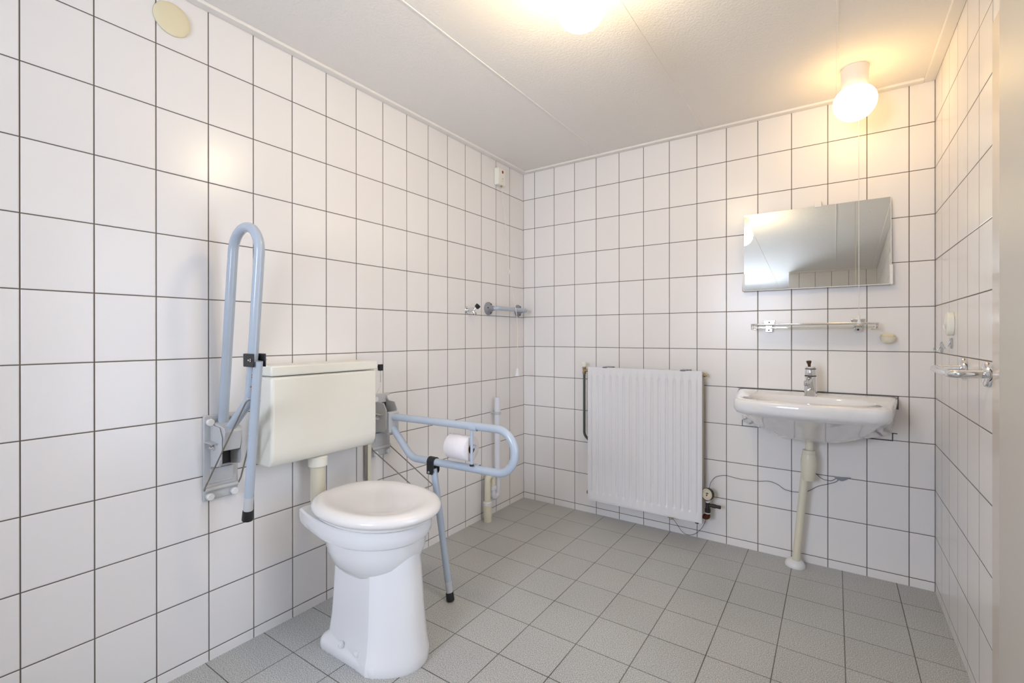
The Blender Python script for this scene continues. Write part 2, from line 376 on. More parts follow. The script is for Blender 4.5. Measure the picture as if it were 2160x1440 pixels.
def led(x0, x1, w, z):
    P = []
    for (cx, cy, a0) in ((x1-.03, w-.03, 0), (x0+.03, w-.03, PI/2), (x0+.03, -w+.03, PI), (x1-.03, -w+.03, 1.5*PI)):
        for k in range(6): a = a0+PI/2*k/5; P.append((cx+.03*math.cos(a), CY+cy+.03*math.sin(a), z))
    return P
loft(b3, [led(.236, .545, .126, 0), led(.234, .545, .129, .010), led(.236, .543, .129, .026), led(.238, .54, .125, .036), led(.243, .53, .118, .043), led(.250, .515, .107, .050), led(.256, .50, .098, .066)])
for bb in (b2, b3):
    me = bpy.data.meshes.new('tmp'); bb.to_mesh(me); bb.free(); b.from_mesh(me); bpy.data.meshes.remove(me)
obj('toilet_pan', b, M_ceramic, t_wc, smooth=30)
b = NB()
lid = [E(.180, .642, .42, .182, .115, .496, rc=.06), E(.168, .652, .42, .192, .125, .499, rc=.06), E(.162, .657, .42, .196, .130, .508, rc=.06), E(.163, .656, .42, .195, .129, .517, rc=.06), E(.170, .648, .42, .188, .122, .526, rc=.06), E(.182, .636, .42, .178, .114, .531, rc=.06),
       E(.200, .622, .42, .165, .105, .5325, rc=.04), E(.228, .600, .42, .145, .095, .5295, rc=.04), E(.250, .582, .42, .130, .088, .5255, rc=.04), E(.280, .555, .42, .108, .075, .521, rc=.04), E(.320, .520, .42, .080, .060, .5180, rc=.03), E(.36, .47, .42, .04, .035, .5170, rc=.02)]
loft(b, lid); ld = obj('lid', b, M_seat, t_wc, smooth=50)
b = NB(); loft(b, [E(.185, .628, .42, .172, .108, .481, rc=.04), E(.178, .634, .42, .178, .114, .485, rc=.04), E(.178, .634, .42, .178, .114, .4955, rc=.04)]); obj('seat', b, M_seat, t_wc)
for yy in (-0.075, 0.075):
    b = NB(); cyl(b, (0.172, CY+yy-0.02, 0.494), (0.172, CY+yy+0.02, 0.494), 0.011, n=16); obj('hinge', b, M_seat, t_wc)
for x, y in ((.366, -.116), (.452, -.116)):
    b = NB(); lathe(b, [(0, .0105), (.010, .0105), (.014, .008), (.0155, .003)], (x, CY+y-.003, .0455), (0, -0.35, 1), 20); obj('bolt_cap', b, M_white, t_wc)

# ------------------------------------------------------------------ cistern
cx = thing('cistern', 'cream plastic wall cistern hung on the tiles behind the toilet', 'cistern', (0, -1.60, .64))
y0, y1 = -1.835, -1.367
b = NB(); prism(b, [(0.002, .642), (.108, .642), (.128, .668), (.131, .70), (.131, .966), (0.002, .966)], 1, y0+.003, y1-.003)
obj('tank', b, M_cream, cx, bevel=.010, seg=4)
b = NB(); box(b, (0.001, y0-.001, .969), (.136, y1+.001, 1.006)); obj('tank_lid', b, M_cream, cx, bevel=.006, seg=3)
LX = .105; LY = y1+.040
b = NB(); tube(b, fillet([(LX, y1-.002, .975), (LX, LY, .975), (LX, LY, .968)], .004), .003, 8); box(b, (LX-.007, LY-.010, .958), (LX+.007, LY+.010, .986)); obj('flush_lever', b, M_black, cx, bevel=.002)
b = NB()
for k in range(7):
    z = .953-k*.007; c = Vector((LX, LY, z)); ring = []
    for i in range(10):
        a = 2*PI*i/10; v = Vector((0.0022*math.cos(a), 0, .0046*math.sin(a))) if k % 2 else Vector((0, .0022*math.cos(a), .0046*math.sin(a))); ring.append(c+v)
    tube(b, ring, .0008, 6, closed=True)
obj('chain', b, M_chrome, cx)
b = NB(); tube(b, bez([(LX, LY, .906), (LX-.003, LY-.003, .88), (LX-.02, LY-.018, .84), (LX-.04, y1+.004, .80)]), .0016, 8); obj('feed_tube', b, M_white, cx)
t = thing('flush_pipe', 'cream flush pipe running from the cistern down behind the toilet pan', 'pipe', (.078, -1.60, .64))
FY = -1.617
b = NB(); tube(b, fillet([(.078, FY, .605), (.078, FY, .44), (.16, CY, .42)], .04), .028, 24); obj('pipe', b, M_creamp, t)
b = NB(); lathe(b, [(0, .030), (.004, .037), (.040, .036), (.044, .030)], (.078, FY, .6405), (0, 0, -1), 28); obj('collar', b, M_cream, t)
t = thing('supply_pipe', 'thin steel water pipe beside a cream cover strip below the right end of the cistern', 'pipe', (.012, -1.31, .1))
b = NB(); tube(b, fillet([(.014, -1.335, .64), (.014, -1.335, .12), (.0, -1.335, .10)], .01), .006, 12); obj('pipe', b, M_steel, t)
b = NB(); box(b, (.0005, -1.326, .02), (.018, -1.306, .66)); obj('cover_strip', b, M_creamp, t, bevel=.003)

# ------------------------------------------------------------------ folding grab bars
def grab_bar(yc, deg, dx, name_label, side):
    th = math.radians(deg); C = Vector((.016, .730))
    def T(x, z, y=0.0):
        v = Vector((x, z))-C; q = Vector((v.x*math.cos(th)-v.y*math.sin(th), v.x*math.sin(th)+v.y*math.cos(th)))+C
        return Vector((q.x+dx, yc+y, q.y))
    t = thing('folding_grab_bar', name_label, 'grab bar', (0, yc, .55), 'folding grab bars beside the toilet')
    # wall plate with chamfered edges, ridge and ribs
    b = NB(); box(b, (.0005, yc-.056, .552), (.010, yc+.056, .842)); obj('wall_plate', b, M_greyp, t, bevel=.004)
    b = NB(); cyl(b, (.012, yc-.053, .590), (.012, yc+.053, .590), .008, n=16); box(b, (.009, yc-.048, .61), (.013, yc+.048, .614)); prism(b, [(.009, .60), (.020, .66), (.009, .66)], 1, yc-.036, yc+.036)
    obj('lower_ridge', b, M_greyp, t)
    for yy in (-.039, .039):
        for zz in (.567, .819):
            b = NB(); lathe(b, [(0, .010), (.012, .0125), (.016, .0125), (.019, .010)], (.009, yc+yy, zz), (1, 0, 0), 20); obj('screw_cap', b, M_white, t)
    poly = [(.009, .665), (.075, .675), (.086, .69), (.086, .775), (.068, .805), (.028, .808), (.009, .835)]
    for s in (-1, 1):
        b = NB(); prism(b, poly, 1, yc+s*.030, yc+s*.0345); obj('bracket_cheek', b, M_greyp, t, bevel=.0012)
    b = NB(); prism(b, [(.009, .752), (.066, .752), (.009, .757)], 1, yc-.055, yc-.0345); obj('bracket_rib', b, M_greyp, t)
    b = NB(); box(b, (.010, yc-.029, .668), (.012, yc+.029, .80)); obj('bracket_recess', b, M_dark, t)  # dark sheet standing for the shade inside the bracket
    b = NB(); lathe(b, [(0, .010), (.002, .010), (.0021, .0085), (.008, .0085), (.0081, .0065), (.013, .0055), (.016, .002)], (.036, yc-.0345, .735), (0, -1, 0), 6*4); obj('bolt', b, M_chrome, t)
    # hub (turns with the bar)
    b = NB(); P = [T(x, z) for x, z in ((.022, .668), (.088, .662), (.100, .672), (.102, .762), (.090, .766), (.030, .752))]
    loft(b, [[Vector((p.x, yc-.0285, p.z)) for p in P], [Vector((p.x, yc+.0285, p.z)) for p in P]]); obj('hub', b, M_greyp, t, bevel=.002)
    # loop
    pts = fillet([(.098, 0, .741), (.768, 0, .7515), (.768, 0, .5815), (.215, 0, .5705), (.093, 0, .690)], .083, 14)
    pts = [T(p.x, p.z) for p in pts]
    b = NB(); tube(b, pts, .0158, 24); lp = obj('rail_loop', b, M_blue, t, smooth=60)
    # stay rods
    if side == 'up':
        e = T(.225, .555)
        for s in (-1, 1):
            b = NB(); tube(b, fillet([(.012, yc+s*.050, .590), (.012, yc+s*.056, .590), (.030, yc+s*.056, .612), (e.x, yc+s*.022, e.z-.01), (e.x+.004, yc+s*.008, e.z)], .006), .0026, 8); obj('stay_rod', b, M_steel, t)
        b = NB(); cyl(b, (e.x+.004, yc-.020, e.z), (e.x+.004, yc+.020, e.z), .004, n=12); obj('rod_pin', b, M_chrome, t)
        b = NB()
        rnd = random.Random(4)
        for k in range(16):
            f = rnd.random(); z = 0.90+.13*f
            q = T(.23+.105*f, .5725-.0158); rr = .0018+.0022*rnd.random()
            lathe(b, [(-.001, rr*1.0), (.0006, rr*.8), (.001, rr*.2)], (q.x-.0005, yc-.004+rnd.uniform(-.003, .003), q.z), (1, -.1, 0), 7)
        obj('rust_spots', b, M_rust, lp)
    else:
        b = NB(); tube(b, fillet([(.012, yc-.050, .590), (.018, yc-.052, .586), (.30, yc-.046, .452), (.30, yc+.046, .452), (.018, yc+.052, .586), (.012, yc+.050, .590)], .012), .0026, 8); obj('stay_rod', b, M_steel, t)
    # clamp with bolts, leg and rubber foot
    if side == 'up':
        c = T(.345, .5735); lt = Vector((c.x+.034, yc, c.z-.002)); lb = Vector((.190, yc, .528))
        b = NB(); z0, z1 = c.z-.020, c.z+.022
        prism(b, [(c.x-.020, yc-.0205), (lt.x+.010, yc-.0205), (lt.x+.010, yc-.0165), (c.x-.016, yc-.0165), (c.x-.016, yc+.0165), (lt.x+.010, yc+.0165), (lt.x+.010, yc+.0205), (c.x-.020, yc+.0205)], 2, z0, z1)
        obj('clamp', b, M_black, t, bevel=.002)
        for s in (-1, 1):
            b = NB(); lathe(b, [(0, .0055), (.003, .0055), (.0031, .003), (.009, .003)], (lt.x-.004, yc+s*.0205, c.z+.002), (0, s, 0), 12); obj('clamp_bolt', b, M_chrome, t)
    else:
        c = T(.345, .5735); lt = Vector((c.x+.004, yc, c.z-.030)); lb = Vector((.434, yc+.008, .018))
        b = NB(); poly = []
        for i in range(13):
            a = PI*i/12; poly.append((c.x+.0200*math.cos(a), c.z+.0200*math.sin(a)))
        outer = poly
        for s in (-1, 1):
            prism(b, [(c.x-.019, c.z-.052), (c.x+.012, c.z-.052), (c.x+.019, c.z-.04), (c.x+.019, c.z+.004), (c.x-.019, c.z+.004)], 1, yc+s*.0165, yc+s*.0205)
        # saddle over the rail
        rr = []
        for xx in (c.x-.019, c.x+.019):
            rr.append([Vector((xx, yc+.0205*math.cos(PI*i/12), c.z+.0205*math.sin(PI*i/12))) for i in range(13)] + [Vector((xx, yc+.0162*math.cos(PI*i/12), c.z+.0162*math.sin(PI*i/12))) for i in range(12, -1, -1)])
        loft(b, rr)
        obj('clamp', b, M_black, t, bevel=.001)
        b = NB(); lathe(b, [(0, .0055), (.003, .0055), (.0031, .003), (.007, .003)], (lt.x-.008, yc-.0205, c.z-.042), (0, -1, 0), 12); obj('clamp_bolt', b, M_chrome, t)
    d = (lb-lt).normalized()
    b = NB(); cyl(b, lt, lb+d*(-.03), .0140, .0140); lg = obj('leg', b, M_blue, t)
    b = NB(); lathe(b, [(0, .0143), (.044, .0143), (.0445, .012)], lb-d*.062, d, 24); obj('worn_end', b, M_greyp, lg)
    b = NB(); lathe(b, [(0, .0155), (.003, .0162), (.030, .0172), (.034, .016)], lb-d*.018, d, 24); obj('rubber_foot', b, M_black, lg)
    return t
grab_bar(-1.943, 82, .006, 'pale blue-grey grab bar folded up against the wall, left of the toilet', 'up')
grab_bar(-1.245, 0, 0, 'pale blue-grey grab bar folded down with its leg on the floor, right of the toilet', 'down')

# toilet roll and its holder on the lowered bar
RY = -1.245
t = thing('roll_holder', 'thin grey-blue toilet roll holder clipped between the rails of the lowered grab bar', 'toilet roll holder', (.50, RY, .60))
b = NB(); cyl(b, (.5745, RY-.020, .733), (.5745, RY-.020, .600), .0055, n=14); obj('upright', b, M_blue, t)
b = NB(); cyl(b, (.43, RY+.020, .700), (.43, RY+.020, .600), .0055, n=14); obj('upright', b, M_blue, t)
b = NB(); cyl(b, (.435, RY, .668), (.5745, RY, .668), .006, n=14); box(b, (.568, RY-.020, .663), (.580, RY+.004, .673)); box(b, (.425, RY-.004, .663), (.437, RY+.020, .673)); obj('spindle', b, M_blue, t)
b = NB()
for zc, s in ((.7488, -1), (.578, 1)):
    for xx in (.5745,):
        for k in range(1): pass
    b = NB(); rr = []
    for xx in (.557, .592):
        rr.append([Vector((xx, RY+.0176*math.cos(PI+PI*i/10+.5*s), zc+s*.0176*math.sin(PI*i/10-.2))) for i in range(11)] + [Vector((xx, RY+.0162*math.cos(PI+PI*i/10+.5*s), zc+s*.0162*math.sin(PI*i/10-.2))) for i in range(10, -1, -1)])
    loft(b, rr); obj('rail_clip', b, M_blue, t)
b = NB(); lathe(b, [(0, .003), (.003, .009), (.008, .009), (.010, .004)], (.5745, RY-.020, .602), (0, 0, -1), 16); obj('knob', b, M_black, t)
b = NB(); rc_, ro, ri = .656, .0505, .0195
prof = [(0, ri), (0, ro-.003), (.003, ro), (.107, ro), (.110, ro-.003), (.110, ri)]
u_, v_ = frame_of((1, 0, 0)); n = 48; RX0 = .448
rings = [[Vector((RX0+tt, RY, rc_)) + (u_*math.cos(2*PI*i/n)+v_*math.sin(2*PI*i/n))*r for i in range(n)] for tt, r in prof]
loft(b, rings+[rings[0]], cap=False)
t = thing('toilet_roll', 'white toilet paper roll held between the rails of the lowered grab bar', 'toilet roll', (.5, RY, .605))
obj('paper', b, M_paper, t, smooth=50)
b = NB(); rings = [[Vector((RX0+tt, RY, rc_)) + (u_*math.cos(2*PI*i/n)+v_*math.sin(2*PI*i/n))*r for i in range(n)] for tt, r in [(-.0004, .0196), (.1104, .0196), (.1104, .0186), (-.0004, .0186)]]
loft(b, rings+[rings[0]], cap=False); obj('cardboard_core', b, M_card, t)

# ------------------------------------------------------------------ radiator
RX0_, RX1_, RZ0, RZ1 = .530, 1.188, .118, .923; YFR = -.100
t = thing('radiator', 'white panel radiator with vertical ribs hung on the back wall', 'radiator', (.86, 0, RZ0))
b = NB(); nx, nz = 330, 44
pitch = .0437; xa, xb = RX0_+.020, RX1_-.020
def prof_x(x):
    if x < xa or x > xb: return 0.0
    u = ((x-xa)/(xb-xa)*15) % 1.0
    if u < .10: f = 0
    elif u < .22: f = (u-.10)/.12
    elif u < .78: f = 1
    elif u < .90: f = (.90-u)/.12
    else: f = 0
    return f
def mz(z):
    a, c = RZ0+.045, RZ1-.045
    if z < a or z > c: return 0.0
    return min(1, (z-a)/.016, (c-z)/.016)
grid = []
zs = sorted(set([RZ0, RZ0+.045, RZ0+.049, RZ0+.053, RZ0+.057, RZ0+.061, RZ1-.061, RZ1-.057, RZ1-.053, RZ1-.049, RZ1-.045, RZ1] + [RZ0+.061+(RZ1-RZ0-.122)*i/6 for i in range(7)]))
for z in zs:
    row = []
    for i in range(nx+1):
        x = RX0_+(RX1_-RX0_)*i/nx
        groove = (1-prof_x(x))*mz(z) if xa <= x <= xb else 0
        row.append(b.verts.new((x, YFR+.0055*groove, z)))
    grid.append(row)
for r0, r1 in zip(grid, grid[1:]):
    for i in range(nx): b.faces.new((r0[i], r0[i+1], r1[i+1], r1[i]))
# back and sides of the panel
loop = [v for v in grid[0]] + [r[-1] for r in grid[1:]] + [v for v in grid[-1][-2::-1]] + [r[0] for r in grid[-2:0:-1]]
backv = [b.verts.new((v.co.x, YFR+.014, v.co.z)) for v in loop]
for i in range(len(loop)): j = (i+1) % len(loop); b.faces.new((loop[i], backv[i], backv[j], loop[j]))
b.faces.new(backv)
obj('front_panel', b, M_rad, t, smooth=25)
# thin raised rim round the panel edge
b = NB()
for (x0, x1, z0, z1) in ((RX0_+.006, RX1_-.006, RZ0+.008, RZ0+.010), (RX0_+.006, RX0_+.008, RZ0+.008, RZ1-.02), (RX1_-.008, RX1_-.006, RZ0+.008, RZ1-.02)):
    box(b, (x0, YFR-.0012, z0), (x1, YFR+.002, z1))
obj('edge_bead', b, M_rad, t, smooth=0, bevel=.0005)
b = NB(); P = []
nf = 40; top = []
x = RX0_+.025; k = 0
while x < RX1_-.03:
    top += [(x, -.086), (x+.006, -.052), (x+.012, -.052), (x+.018, -.086)]; x += .024
cp = [(a, c) for a, c in top] + [(a, c+.0012) for a, c in top[::-1]]
loft(b, [[(a, c, RZ0+.05) for a, c in cp], [(a, c, RZ1-.05) for a, c in cp]])
obj('convector_fins', b, M_radback, t, smooth=0)
b = NB(); cyl(b, (RX0_+.01, -.070, RZ1-.022), (RX1_+.004, -.070, RZ1-.022), .011, n=16); cyl(b, (RX0_-.004, -.070, RZ0+.035), (RX1_+.004, -.070, RZ0+.035), .011, n=16)
box(b, (RX1_-.008, -.086, RZ0+.02), (RX1_-.004, -.03, RZ1-.01)); obj('header_pipes', b, M_radback, t)
for x in (.640, 1.090):
    b = NB(); box(b, (x-.022, -.05, RZ1-.12), (x+.022, -.001, RZ1+.002)); box(b, (x-.015, -.10, RZ1-.004), (x+.015, -.05, RZ1+.004)); obj('wall_bracket', b, M_midgrey, t, bevel=.001)
b = NB(); lathe(b, [(0, .008), (.006, .010), (.012, .010), (.014, .006), (.02, .005)], (RX1_+.001, -.070, RZ1-.022), (1, 0, 0), 12); obj('bleed_plug', b, M_brass, t)
b = NB(); lathe(b, [(0, .010), (.012, .012), (.018, .010), (.020, .004)], (RX0_-.001, -.070, RZ0+.035), (-1, 0, 0), 16); obj('blanking_plug', b, M_steel, t)
b = NB(); box(b, (RX1_-.035, -.098, RZ0-.006), (RX1_-.018, -.088, RZ0)); obj('lower_plug', b, M_iron, t)
b = NB(); box(b, (1.020, -.075, RZ0-.022), (1.030, -.055, RZ0+.02)); cyl(b, (1.000, -.065, RZ0-.016), (1.030, -.065, RZ0-.012), .004, n=8); obj('lower_clip', b, M_brass, t)
t = thing('radiator_valve', 'cream knob valve with a grey supply pipe at the left edge of the radiator', 'valve', (.487, -.06, .50))
VX = .487; VY = -.060
b = NB(); tube(b, fillet([(VX, VY, .885), (VX, VY, .50), (.545, -.038, .43)], .05), .0078, 16); obj('supply_pipe', b, M_pipe, t)
b = NB(); lathe(b, [(0, .0085), (.004, .011), (.016, .011), (.018, .009), (.03, .0095), (.034, .011), (.042, .011), (.044, .008)], (VX, VY, .874), (0, 0, 1), 20); cyl(b, (VX, VY, .898), (.545, -.070, .900), .009, n=16); obj('valve_body', b, M_brass, t)
b = NB(); n = 28; prof = [(0, .0085), (.004, .0125), (.012, .0135), (.028, .0150), (.030, .0135), (.031, .006)]
rings = [[Vector((VX+math.cos(2*PI*i/n)*r*(1+.03*math.cos(14*2*PI*i/n)), VY+math.sin(2*PI*i/n)*r*(1+.03*math.cos(14*2*PI*i/n)), .918+z)) for i in range(n)] for z, r in prof]
loft(b, rings); obj('knob', b, M_cream, t)

# gauge assembly at the right foot of the radiator
GX, GY = 1.213, -.080
t = thing('pressure_gauge', 'round dial gauge on dark pipe fittings at the lower right of the radiator', 'gauge', (1.20, GY, .15))
fr_n = Vector((-.28, -1, .12)).normalized()      # dial faces the room, turned a little to the left
gc = Vector((GX, GY, .274))
b = NB(); lathe(b, [(0, .027), (.002, .0315), (.020, .0315), (.0225, .031), (.0226, .0295), (.020, .0293)], gc-fr_n*.011, fr_n, 40); obj('gauge_case', b, M_iron, t)
b = NB(); lathe(b, [(0, .0293), (.001, .0293)], gc+fr_n*.0088, fr_n, 40); dl = obj('dial', b, M_dial, t)
gu = fr_n.cross(Vector((0, 0, 1))).normalized()*-1; gv = gu.cross(fr_n)*-1
if gv.z < 0: gv = -gv
if gu.x < 0: gu = -gu
F0 = gc+fr_n*.0101
def quad(b, pts, h=.0003):
    loft(b, [[F0+gu*x+gv*y for x, y in pts], [F0+gu*x+gv*y+fr_n*h for x, y in pts]])
b = NB()
for k in range(13):
    a = math.radians(225-270*k/12); c, s = math.cos(a), math.sin(a)
    r0, r1, w = (.020, .0255, .0005)
    quad(b, [(r0*c-w*s, r0*s+w*c), (r0*c+w*s, r0*s-w*c), (r1*c+w*s, r1*s-w*c), (r1*c-w*s, r1*s+w*c)])
a = math.radians(152); c, s = math.cos(a), math.sin(a); w = .0006
quad(b, [(-w*s, w*c), (w*s, -w*c), (.022*c, .022*s)])
quad(b, [(-.010, -.0205), (.010, -.0205), (.010, -.0198), (-.010, -.0198)])
obj('markings', b, M_iron, dl)
b = NB(); quad(b, [(-.004, .001), (.007, .001), (.010, .006), (.003, .010), (-.004, .007)], .0005); obj('green_mark', b, M_green, dl)
b = NB(); quad(b, [(-.004, -.010), (.002, -.010), (.004, -.002), (-.003, -.001)], .0005); obj('red_mark', b, M_red, dl)
b = NB(); cyl(b, (GX, GY, .247), (GX, GY, .226), .008, n=6); obj('gauge_neck', b, M_chrome, t)
b = NB(); lathe(b, [(0, .011), (.04, .011)], (GX, GY, .230), (0, 0, -1), 20); lathe(b, [(0, .0125), (.008, .0125), (.009, .0145), (.026, .0145), (.028, .0125)], (GX, GY, .205), (0, 0, -1), 20)
obj('tee_fitting', b, M_iron, t)
b = NB(); ax = Vector((1, -.05, -.0)).normalized(); lathe(b, [(0, .0085), (.022, .0085), (.0225, .010), (.040, .010), (.0405, .0085), (.052, .0085), (.0525, .009), (.064, .009), (.065, .007)], (GX, GY, .217), ax, 20); obj('branch_stub', b, M_iron, t)
b = NB(); lathe(b, [(0, .0135), (.004, .0135)], (GX, GY, .176), (0, 0, -1), 20); obj('white_seal', b, M_white, t)
b = NB(); lathe(b, [(0, .010), (.004, .010)], (GX, GY, .2345), (0, 0, -1), 20); obj('white_seal', b, M_white, t)
b = NB(); tube(b, fillet([(GX, GY, .172), (GX, GY, .150), (1.188, -.072, .150)], .020), .0135, 20); obj('elbow', b, M_copper, t)
b = NB(); cyl(b, (1.192, -.072, .150), (1.185, -.070, .150), .0155, n=20); obj('elbow_ring', b, M_white, t)

def cable(pts, label, r=.0012):
    b = NB(); tube(b, bez(pts, 6), r, 8); o = obj('cable', b, M_black, smooth=60, origin=pts[0]); return tag(o, label, 'cable')
cable([(1.218, -.072, .300), (1.219, -.03, .325), (1.232, -.006, .345), (1.254, -.004, .358), (1.287, -.004, .366), (1.32, -.004, .363), (1.356, -.004, .359), (1.40, -.004, .360), (1.445, -.004, .363), (1.492, -.004, .371), (1.53, -.004, .361), (1.548, -.004, .349), (1.567, -.004, .340), (1.612, -.004, .338), (1.66, -.004, .352), (1.70, -.004, .382), (1.74, -.004, .400), (1.77, -.004, .415), (1.785, -.004, .430)],
      'thin black cable on the back wall from the dial gauge towards the basin waste')
cable([(1.69, -.004, .447), (1.705, -.008, .432), (1.722, -.008, .421), (1.748, -.006, .418), (1.762, -.005, .424), (1.776, -.004, .436)], 'short black cable loop on the wall just right of the basin waste trap')
cable([(1.200, -.072, .134), (1.196, -.050, .118), (1.172, -.035, .068), (1.137, -.035, .030), (1.099, -.035, .016), (1.069, -.035, .027), (1.045, -.045, .065), (1.030, -.060, .092), (1.012, -.068, .094)],
      'thin black cable hanging in a loop under the radiator')
b = NB(); prism(b, [(1.764, .440), (1.832, .446), (1.812, .432), (1.798, .424), (1.782, .426), (1.772, .432)], 1, -.0005, -.006)
tag(obj('wall_patch', b, M_midgrey, origin=(1.80, 0, .435), bevel=.001), 'small dark grey patch on the back wall right of the basin waste pipe', 'patch')

# ------------------------------------------------------------------ wash basin
BX = 1.674
t = thing('wash_basin', 'white ceramic wash basin mounted on the back wall under the mirror', 'sink', (BX, 0, .62))
def sink_ring(hw0, hw1, yf, z, r=.07, yb=-.0015, bow=.02, n=12):
    """half widths at the wall and at the front corners, front y"""
    P = []
    P.append((hw0, yb)); m = 16
    yc = yf+r
    for i in range(1, m+1):
        f = i/m; P.append((hw0+(hw1-hw0)*f, yb+(yc-yb)*f))
    for i in range(1, n+1):
        a = PI/2*i/n; P.append((hw1-r+r*math.cos(a), yc-r*math.sin(a)))
    h = []
    for x, y in P: h.append((x, y))
    full = [(BX+x, y) for x, y in h]
    # front bow
    for i in range(1, 16):
        f = i/16; x = (hw1-r)*(1-2*f); full.append((BX+x, yf-bow*(1-(x/max(hw1-r, 1e-3))**2)))
    full += [(BX-x, y) for x, y in h[::-1]]
    full += [(BX-hw0+2*hw0*i/12, yb) for i in range(1, 12)]
    return [(x, y, z) for x, y in full]
def oval(x0, x1, yb, yf, z, ref, p=2.5):
    """opening ring whose points lie at the same bearing as the points of ref"""
    out = []; cx_, hw = (x0+x1)/2, (x1-x0)/2; cyy, hh = (yb+yf)/2, (yb-yf)/2
    for q in ref:
        dx, dy = (q[0]-BX)/.328, (q[1]+.29)/.26
        L = math.hypot(dx, dy); dx, dy = dx/L, dy/L
        k = (abs(dx)**p+abs(dy)**p)**(-1/p); out.append((cx_+hw*dx*k, cyy+hh*dy*k, z))
    return out
outer = [sink_ring(.312, .262, -.478, .8365, .060), sink_ring(.322, .272, -.488, .8350, .066), sink_ring(.327, .277, -.494, .829), sink_ring(.328, .278, -.496, .815), sink_ring(.327, .277, -.494, .792), sink_ring(.322, .270, -.484, .777),
         sink_ring(.318, .255, -.455, .764, .08), sink_ring(.314, .235, -.36, .725, .09), sink_ring(.308, .215, -.28, .690, .09), sink_ring(.300, .19, -.215, .660, .07), sink_ring(.22, .14, -.175, .636, .05, bow=.01), sink_ring(.13, .08, -.150, .622, .04, bow=.008)]
N = len(outer[0])
inner = [oval(1.441, 1.907, -.190, -.452, .8355, outer[0]), oval(1.4425, 1.9055, -.1915, -.4505, .8345, outer[0]), oval(1.445, 1.903, -.193, -.449, .8320, outer[0]), oval(1.448, 1.900, -.196, -.446, .826, outer[0]), oval(1.452, 1.896, -.199, -.443, .815, outer[0]), oval(1.461, 1.887, -0.205, -0.437, .80, outer[0]), oval(1.49, 1.858, -.225, -.425, .755, outer[0]), oval(1.57, 1.778, -.265, -.385, .735, outer[0]), oval(1.645, 1.703, -.305, -.345, .731, outer[0])]
b = NB(); allr = inner[::-1]+outer
loft(b, allr); obj('basin', b, M_ceramic, t, smooth=55)
b = NB(); lathe(b, [(0, .022), (.002, .022), (.0025, .018)], (1.674, -.325, .732), (0, 0, 1), 24); obj('drain', b, M_chrome, t)
b = NB(); box(b, (1.345, -.0022, .837), (2.003, -.0003, .841)); box(b, (1.9995, -.003, .78), (2.004, -.0003, .84))
for (x0, x1, z0, z1) in ((1.366, 1.369, .640, .672), (1.366, 1.478, .638, .641), (1.868, 1.984, .636, .639), (1.981, 1.985, .636, .672), (1.98, 2.0, .669, .673)): box(b, (x0, -.0022, z0), (x1, -.0003, z1))
obj('sealant_joint', b, M_grout, t, smooth=0)
# tap
t = thing('basin_tap', 'chrome mixer tap with dark top lever on the back of the wash basin', 'tap', (1.675, -.165, .836))
TX, TY = 1.676, -.165
b = NB(); rr = []
for z, hx, hy in ((.836, .0265, .022), (.842, .0262, .022), (.87, .0245, .022), (.90, .0230, .0225), (.922, .0225, .0225), (.926, .0215, .0215)):
    ring = []
    for i in range(32):
        a = 2*PI*i/32; c, s = math.cos(a), math.sin(a); e = .55 if z < .9 else .8
        ring.append((TX+hx*math.copysign(abs(c)**e, c), TY+hy*math.copysign(abs(s)**e, s), z))
    rr.append(ring)
loft(b, rr); obj('tap_body', b, M_chrome, t, smooth=50)
b = NB(); lathe(b, [(0, .016), (.02, .0145), (.045, .012), (.052, .0095)], (TX-.002, TY-.008, .912), (-.25, -1, -.25), 20); lathe(b, [(0, .0100), (.012, .0095)], (TX-.014, TY-.055, .900), (0, 0, -1), 16); obj('spout', b, M_chrome, t)
b = NB(); lathe(b, [(0, .0125*.62), (.0018, .0125*.62)], (TX-.014, TY-.055, .888), (0, 0, -1), 16); obj('aerator', b, M_iron, t)
b = NB(); lathe(b, [(0, .0232), (.004, .0236), (.005, .0228)], (TX, TY, .925), (0, 0, 1), 32); obj('seal_ring', b, M_black, t)
b = NB(); lathe(b, [(0, .0222), (.0025, .0222)], (TX, TY, .9585), (0, 0, 1), 32); obj('seal_ring', b, M_black, t)
b = NB(); lathe(b, [(0, .0222), (.003, .0230), (.026, .0218), (.0290, .0205)], (TX, TY, .930), (0, 0, 1), 32); lathe(b, [(0, .0205), (.006, .0215), (.009, .020), (.010, .010)], (TX, TY, .9605), (0, 0, 1), 32); obj('control_head', b, M_chrome, t)
b = NB(); lathe(b, [(0, .0055), (.012, .0065), (.022, .0105), (.0265, .0105), (.028, .008)], (TX-.004, TY-.005, .969), (-.08, -.08, 1), 20); obj('lever_knob', b, M_brown, t)
b = NB(); lathe(b, [(0, .004), (.0015, .0045), (.002, .002)], (TX+.001, TY-.0218, .868), (0, -1, 0), 12); obj('marker', b, M_brass, t)
